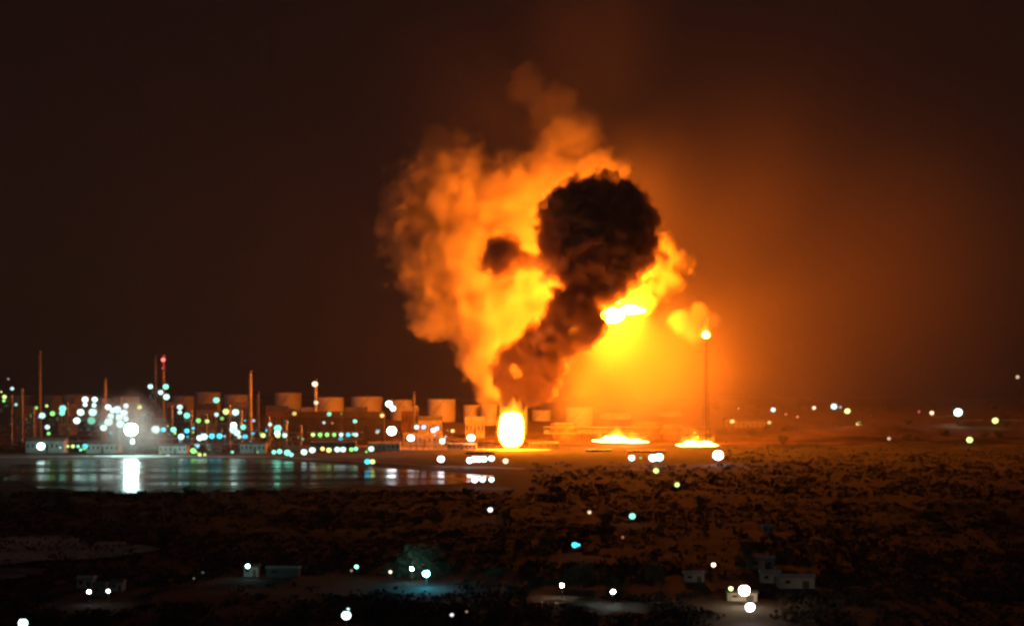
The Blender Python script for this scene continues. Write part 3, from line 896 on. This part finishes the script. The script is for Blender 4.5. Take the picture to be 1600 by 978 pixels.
lamp(608, 631, 7, 'white', 3250, 'upper head of the crooked white floodlight before the orange tanks', 'crooked white floodlights', 6, mount='auto', cat='floodlight')
lamp(614, 638, 6, 'white', 3252, 'lower head of the crooked white floodlight before the orange tanks', 'crooked white floodlights', 6, mount='auto', cat='floodlight')
lamp(612, 673, 9, 'pure', 2668, 'bright white floodlight mast behind the narrow part of the lagoon', 'tall floodlight masts on the far bank', 10, True, cat='floodlight')
cluster('among lamps left of the tall flame', 'lamps left of the tall flame', 2900, [
    (589, 675, 4, 'warm', dict(strength=1)), (642, 684, 7, 'pure', dict(sampled=True, strength=7)), (651, 667, 5.5, 'white'), (662, 667, 5.5, 'blue'), (677, 672, 6, 'pure'), (683, 669, 5.5, 'blue'), (699, 672, 2.6, 'yellow', dict(strength=.8)), (707, 673, 4.5, 'yellow'),
    (691, 689, 6.5, 'warm', dict(strength=4)), (736, 684, 8, 'warm', dict(sampled=True, strength=7)), (466, 683, 3.5, 'orange', dict(strength=.8)), (519, 661, 3.5, 'orange', dict(strength=.6)), (660, 682, 2.5, 'warm', dict(strength=.7))], 'post', 1.7)
lamp(689, 717, 7, 'pure', 2560, 'bright white lamp standing alone left of the white lamp row', 'white lamps near the narrow end of the lagoon', 6, True, cat='lamp')
cluster('in the merged row below tall flame', 'merged row of white lamps', 2450, [
    (734, 719, 6.5, 'pure'), (741, 717, 6.5, 'pure'), (748, 717, 6.5, 'pure'), (756, 717, 6.5, 'white'), (768, 716, 6, 'pure'), (790, 720, 6, 'warm', dict(strength=2))], 'post', 6)
cluster('of three low at the lagoon end', 'low white lamps at the lagoon end', 1905, [
    (742, 749, 6.5, 'pure'), (754, 749, 6, 'blue'), (768, 749, 5.5, 'white')], 'post', 5)
cluster('in the group below the pool fires', 'lamps right of the pool fires', 2620, [
    (987, 715, 6.5, 'white'), (1001, 715, 3.6, 'green', dict(strength=.8)), (1020, 715, 8, 'white'), (1030, 714, 8, 'teal', dict(sampled=True, strength=8))], 'post', 4)
lamp(1025, 735, 6, 'lime', 2080, 'yellow green lamp beside the orange lit dirt road', 'lone lamps on the near plain', 1.8)
lamp(1122, 711, 9.5, 'pure', 2640, 'dazzling white floodlight at the right end of the pool fires', 'tall floodlight masts on the plain', 16, True, cat='floodlight')
lamp(1058, 757, 5.5, 'lime', 1795, 'yellow green lamp alone on the dark plain below the dirt road', 'lone lamps on the near plain', 1.8)
cluster('along the right ridge', 'lamps along the right ridge', 3600, [
    (1154, 638, 3.4, 'orange', dict(strength=1)), (1208, 640, 5.5, 'white'), (1272, 637, 4.6, 'warm'), (1303, 635, 6.5, 'white'), (1313, 636, 3.6, 'blue', dict(strength=1)), (1324, 642, 6, 'lime', dict(strength=3)), (1342, 662, 6, 'yellow'),
    (1228, 647, 3.4, 'orange', dict(strength=1)), (1246, 651, 3.6, 'orange', dict(strength=1.2)), (1144, 658, 5, 'yellow'), (1202, 660, 4.6, 'yellow', dict(strength=1.3)), (1436, 643, 3.6, 'red', dict(strength=.7)),
    (1456, 645, 5, 'warm'), (1497, 644, 8, 'white', dict(sampled=True, strength=6)), (1555, 657, 6.5, 'lime'), (1425, 671, 5, 'yellow'), (1444, 670, 5.5, 'blue'), (1389, 685, 4.4, 'warm', dict(strength=.8)), (1515, 687, 6.5, 'lime'), (1360, 648, 2.4, 'orange', dict(strength=.8))], 'post', 2.2)
lamp(1590, 589, 4.6, 'warm', 4300, 'faint pinkish lamp on a very tall mast at the right edge', 'tall floodlight masts on the plain', .9, mount='post', cat='mast lamp')

# near plain: distance and strength of the lamps that light something beside them
NEARY = {666: (870, 120), 643: (872, 160), 610: (874, 3), 1163: (812, 70), 1142: (816, 4), 1172: (728, 12), 1115: (860, 5), 387: (880, 25), 139: (798, 20), 169: (802, 12),
         878: (834, 140), 958: (828, 120), 557: (880, 5)}
for (px, py, r, c, st, sm, lab) in [
    (766, 796, 5.5, 'pure', 2.2, False, 'small white lamp alone on the plain below the narrow lagoon end'),
    (921, 800, 4.6, 'warm', 1.2, False, 'small pale lamp left of the green lamp on the dark plain'),
    (988, 806, 6.5, 'teal', 2, False, 'green lamp on the dark plain right of the small pale lamp'),
    (973, 839, 3.8, 'orange', .5, False, 'very faint pinkish lamp below the green one'),
    (898, 851, 6.2, 'cyan', 2.6, False, 'left one of the two touching aqua lamps on the plain'),
    (904, 851, 4.2, 'cyan', 2, False, 'right one of the two touching aqua lamps on the plain'),
    (666, 896, 6.8, 'cyan', 9, True, 'bright cyan lamp shining under the spreading green tree'),
    (643, 888, 4, 'white', .9, True, 'small white lamp inside the left half of the spreading tree'),
    (610, 893, 4, 'warm', .6, False, 'dim warm lamp at the left foot of the spreading tree'),
    (557, 885, 4.6, 'teal', 2, False, 'small teal lamp left of the spreading tree'),
    (549, 891, 3.4, 'warm', .5, False, 'dim lamp touching the small teal lamp'),
    (541, 961, 9, 'white', 4, True, 'bright white lamp near the bottom edge left of the middle'),
    (544, 951, 4, 'white', 1.5, False, 'small head above the bright white lamp near the bottom edge'),
    (36, 973, 9, 'white', 5, True, 'bright teal white lamp in the bottom left corner'),
    (706, 960, 4.6, 'pure', 1.2, False, 'small white lamp near the bottom edge in the middle'),
    (729, 955, 3.6, 'warm', .35, False, 'faint lamp right of the small bottom white lamp'),
    (878, 914, 4.2, 'warm', .5, False, 'dim pinkish lamp at the left foot of the grey green trees'),
    (958, 924, 4.6, 'white', .7, False, 'dim grey lamp at the right foot of the grey green trees'),
    (1115, 882, 5, 'warm', .8, True, 'pale lamp above the lit yard at right'),
    (1142, 919, 5, 'lime', 1.2, True, 'greenish lamp left of the big yellow lamp in the lit yard'),
    (1163, 922, 10, 'warm', 7, True, 'big yellow white lamp in the lit yard at bottom right'),
    (1172, 948, 9, 'pure', 7, True, 'round white lamp under the big yellow lamp'),
    (387, 884, 4.6, 'white', 1.2, True, 'small white lamp on the gable left of the long pale roof'),
    (139, 924, 4.6, 'pure', 1.8, True, 'white lamp at the left side of the dark hut'),
    (169, 923, 4.4, 'white', .6, True, 'dimmer lamp at the right side of the dark hut'),
    (303, 903, 3, 'warm', .25, False, 'left one of two very faint lamps on the black plain'),
    (317, 894, 3, 'white', .2, False, 'right one of two very faint lamps on the black plain')]:
    Y, st = NEARY.get(px, (FPX * (CAMH - 7) / (py - HOR), st))
    lamp(px, py, r, c, Y, lab, 'lone lamps on the near plain', st, sm, mount='post')

# ------------------------------------------------------------------ houses on the near plain
def house(px, py, w, h, label, m='wall', roof='paleroof', dp=8):
    Y = FPX * (CAMH - 1) / (py - HOR)
    top = py - (h) * FPX / Y
    return building(px, top, py, w, Y, label, 'house', m, roof, dp=dp, group='houses on the near plain', name='house')
house(441, 898, 50, 4, 'long low house with a pale roof catching light at lower left', 'dark', 'paleroof')
house(392, 898, 22, 5, 'small gabled house under the small white lamp at lower left', 'wall', 'roof')
house(132, 916, 24, 4.5, 'house with a pale roof left of the dark hut', 'wall', 'paleroof')
house(154, 928, 18, 5, 'dark hut between two lamps at lower left', 'dark', 'roof')
house(182, 920, 18, 4, 'small dim house right of the dark hut', 'wall', 'roof')
house(1190, 888, 40, 6, 'house with a sloping grey roof in the lit yard', 'wall', 'paleroof')
house(1245, 915, 56, 5, 'wide house with a bright grey sheet roof at bottom right', 'wall', 'paleroof')
house(1205, 908, 30, 5, 'narrower house touching the wide bright roofed one', 'wall', 'paleroof')
house(1160, 938, 46, 4, 'low house behind the big yellow lamp', 'wall', 'roof')
house(1085, 906, 30, 4, 'dim low house left of the lit yard', 'wall', 'paleroof')
house(1200, 832, 14, 5, 'tiny reddish house far up the plain at right', 'wall', 'paleroof')

# ------------------------------------------------------------------ trees
def make_tree_meshes(seed, wide):
    rnd = random.Random(seed)
    tr = MB(); cr = MB()
    tr.tube((0, 0, -.5), (.2, .1, 2.2), .32, .22, 8)
    tips = []
    for k in range(7):
        a = 2 * math.pi * k / 7 + rnd.uniform(-.3, .3)
        r1 = wide * rnd.uniform(.3, .6); z1 = rnd.uniform(1.0, 4.4)
        p1 = Vector((r1 * math.cos(a), r1 * math.sin(a), z1))
        tr.tube((.2, .1, 2.1), p1, .16, .09, 6)
        for j in range(2):
            b_ = a + rnd.uniform(-.6, .6)
            p2 = p1 + Vector((wide * .4 * math.cos(b_), wide * .4 * math.sin(b_), rnd.uniform(.2, 1.8)))
            tr.tube(p1, p2, .09, .03, 5); tips.append(p2)
        tips.append(p1)
    tips.append(Vector((0, 0, 5.6)))
    for p in tips:
        cs = rnd.uniform(.9, 1.6)
        for _ in range(75):
            d = Vector((rnd.gauss(0, 1), rnd.gauss(0, 1), rnd.gauss(0, .8))) * cs * .7
            c = p + d
            u = Vector((rnd.gauss(0, 1), rnd.gauss(0, 1), rnd.gauss(0, 1))).normalized()
            v = u.orthogonal().normalized()
            s_ = rnd.uniform(.16, .34)
            w_ = u.cross(v) * s_ * .6; v = v * s_
            cr.add([c - v, c + w_, c + v, c - w_], [(0, 1, 2, 3)])
    return tr, cr
PROTO = []
for k in range(4):
    tr, cr = make_tree_meshes(40 + k, 3 + .5 * k)
    a = tr.obj('trunk', M['bark']); b_ = cr.obj('crown', M['leaf'])
    PROTO.append((a.data, b_.data))
    bpy.data.objects.remove(a); bpy.data.objects.remove(b_)
tn = 0
def tree(x, y, s, label, group, sz=1.0, sx=1.0):
    global tn
    a, c = PROTO[tn % 4]; tn += 1
    t = thing('tree', (x, y, terrain(x, y)), label, 'tree', group, rz=tn * 2.4)
    t.scale = (s * sx, s * sx, s * sz)
    for nm, me in (('trunk', a), ('crown', c)):
        o = bpy.data.objects.new(nm, me); COL.objects.link(o); o.parent = t
def tree_px(px, py, w, h, label, group):
    Y = FPX * (CAMH - 1) / (py - HOR)
    x = (px - 800) * Y / FPX
    wd = w * Y / FPX; hh = h * Y / FPX
    tree(x, Y, hh / 6.2, label, group, 1.0, (wd / 8.5) / (hh / 6.2))
tree_px(655, 899, 72, 48, 'wide spreading green tree lit by the cyan lamp beneath it', 'lamp lit trees on the near plain')
tree_px(622, 898, 44, 26, 'lower tree joined to the left side of the spreading tree', 'lamp lit trees on the near plain')
tree_px(688, 896, 36, 24, 'low tree joined to the right side of the spreading tree', 'lamp lit trees on the near plain')
tree_px(777, 899, 30, 15, 'small dim bush like tree between the spreading tree and grey trees', 'lamp lit trees on the near plain')
tree_px(912, 914, 60, 34, 'grey green tree with a domed crown below the aqua lamps', 'lamp lit trees on the near plain')
tree_px(884, 916, 36, 18, 'low tree at the left of the domed grey green tree', 'lamp lit trees on the near plain')
tree_px(963, 918, 40, 18, 'low tree at the right of the domed grey green tree', 'lamp lit trees on the near plain')
tree_px(1022, 916, 26, 36, 'dark upright tree standing between grey trees and lit yard', 'lamp lit trees on the near plain')
tree_px(1165, 890, 30, 34, 'dark leaning tree behind the lit yard', 'lamp lit trees on the near plain')
tree_px(1222, 884, 30, 26, 'dark tree behind the bright roofed houses', 'lamp lit trees on the near plain')
rnd = random.Random(5)
xs = sorted(rnd.uniform(1120, 1600) for _ in range(30))
for i, px in enumerate(xs):
    Y = rnd.uniform(3250, 4300)
    tree((px - 800) * Y / FPX, Y, rnd.uniform(1.2, 2.2), ordn(i) + ' tree from the left on the scrubby right ridge', 'trees on the right ridge')
xs = sorted(rnd.uniform(20, 1580) for _ in range(22))
for i, px in enumerate(xs):
    Y = rnd.uniform(1000, 1600)
    tree((px - 800) * Y / FPX, Y, rnd.uniform(.8, 1.5), ordn(i) + ' dark tree from the left on the black plain before the lagoon', 'dark trees on the near plain')

sc_ = random.Random(1)
# added volume that makes the glare halo of the big floodlight
smoke('glow_halo', [(203, 672, 60, 2690), (175, 655, 50, 2720), (235, 680, 45, 2700), (205, 640, 40, 2720)],
    .02, (.9, .95, .95), 'added pale volume for the glare halo round the dazzling big floodlight', sharp=1.2, thr=0, wscale=60, wamp=14, fine=.15, fscale=30, rate=.5, power=2, grow=1.0)
for o in bpy.data.objects:
    if o.name.startswith('glow_halo'):
        o['category'] = 'steam'; o['group'] = 'halo of the big floodlight'

# many small faint lamps scattered through the plant
rl = random.Random(77)
its = []
for _ in range(52):
    px = rl.choice([rl.uniform(20, 400), rl.uniform(230, 600)])
    its.append((px, rl.uniform(646, 708), rl.uniform(2.8, 5.2), rl.choice(['teal', 'cyan', 'green', 'white', 'lime', 'blue', 'teal', 'cyan']), dict(strength=rl.uniform(.7, 1.7).__round__(1), Y=rl.uniform(2760, 3100))))
for _ in range(10):
    its.append((rl.uniform(600, 790), rl.uniform(664, 700), rl.uniform(2.2, 3.6), rl.choice(['warm', 'white', 'yellow', 'orange']), dict(strength=.9, Y=rl.uniform(2800, 3050))))
def ordn_(i): return ordn(i)
its.sort(key=lambda i: i[0])
for i, it in enumerate(its):
    kw = it[4]
    o_ = ordn(i) if i < 59 else ['sixtieth', 'sixty first', 'sixty second', 'sixty third', 'sixty fourth'][i - 59]
    lamp(it[0], it[1], it[2], it[3], kw['Y'], f"small faint {CN[it[3]]} lamp, {o_} small one from the left in the plant", 'small faint lamps of the plant', kw['strength'])

# scrub on the plain: too many to count
rs = random.Random(9)
YARD = [(o.location.x, o.location.y - 8) for o in bpy.data.objects if o.parent is None and (o.name.startswith('house') or (o.name.startswith('tree') and o.get('group') == 'lamp lit trees on the near plain') or (o.name.startswith('lamp_post') and o.get('group') == 'lone lamps on the near plain'))]
mb = MB()
for _ in range(24000):
    Y = 690 * (3400 / 690) ** rs.random()
    px = rs.uniform(-60, 1660)
    x = (px - 800) * Y / FPX
    row = HOR + FPX * CAMH / Y
    if 1660 < Y < 2900 and px < 830: continue
    if noise.noise(Vector((x / 70, Y / 160, 2))) < -.22 and rs.random() < .7: continue
    if px < 1130 and rs.random() < smooth(1950, 2420, Y): continue
    if px >= 1130 and rs.random() < smooth(2200, 3400, Y): continue
    if any((x - ax) ** 2 + ((Y - ay) * .6) ** 2 < 16 ** 2 for ax, ay in YARD): continue
    z = terrain(x, Y)
    s_ = rs.uniform(.5, 2.4) * (1 if Y < 1600 else 1.3)
    for _k in range(9):
        c = Vector((x + rs.gauss(0, s_ * .8), Y + rs.gauss(0, s_ * .8), z + abs(rs.gauss(0, s_ * .45))))
        u = Vector((rs.gauss(0, 1), rs.gauss(0, 1), rs.gauss(0, 1))).normalized()
        v = u.orthogonal().normalized()
        q = s_ * rs.uniform(.3, .6)
        w_ = u.cross(v) * q * .7; v = v * q
        mb.add([c - v, c + w_, c + v, c - w_], [(0, 1, 2, 3)])
scr = mb.obj('scrub', mat('dry_scrub_leaves', (.032, .028, .02), .9, scale=.3, var=.6))
tag(scr, kind='stuff')
scr['label'] = 'low dry scrub scattered over the dark plain'
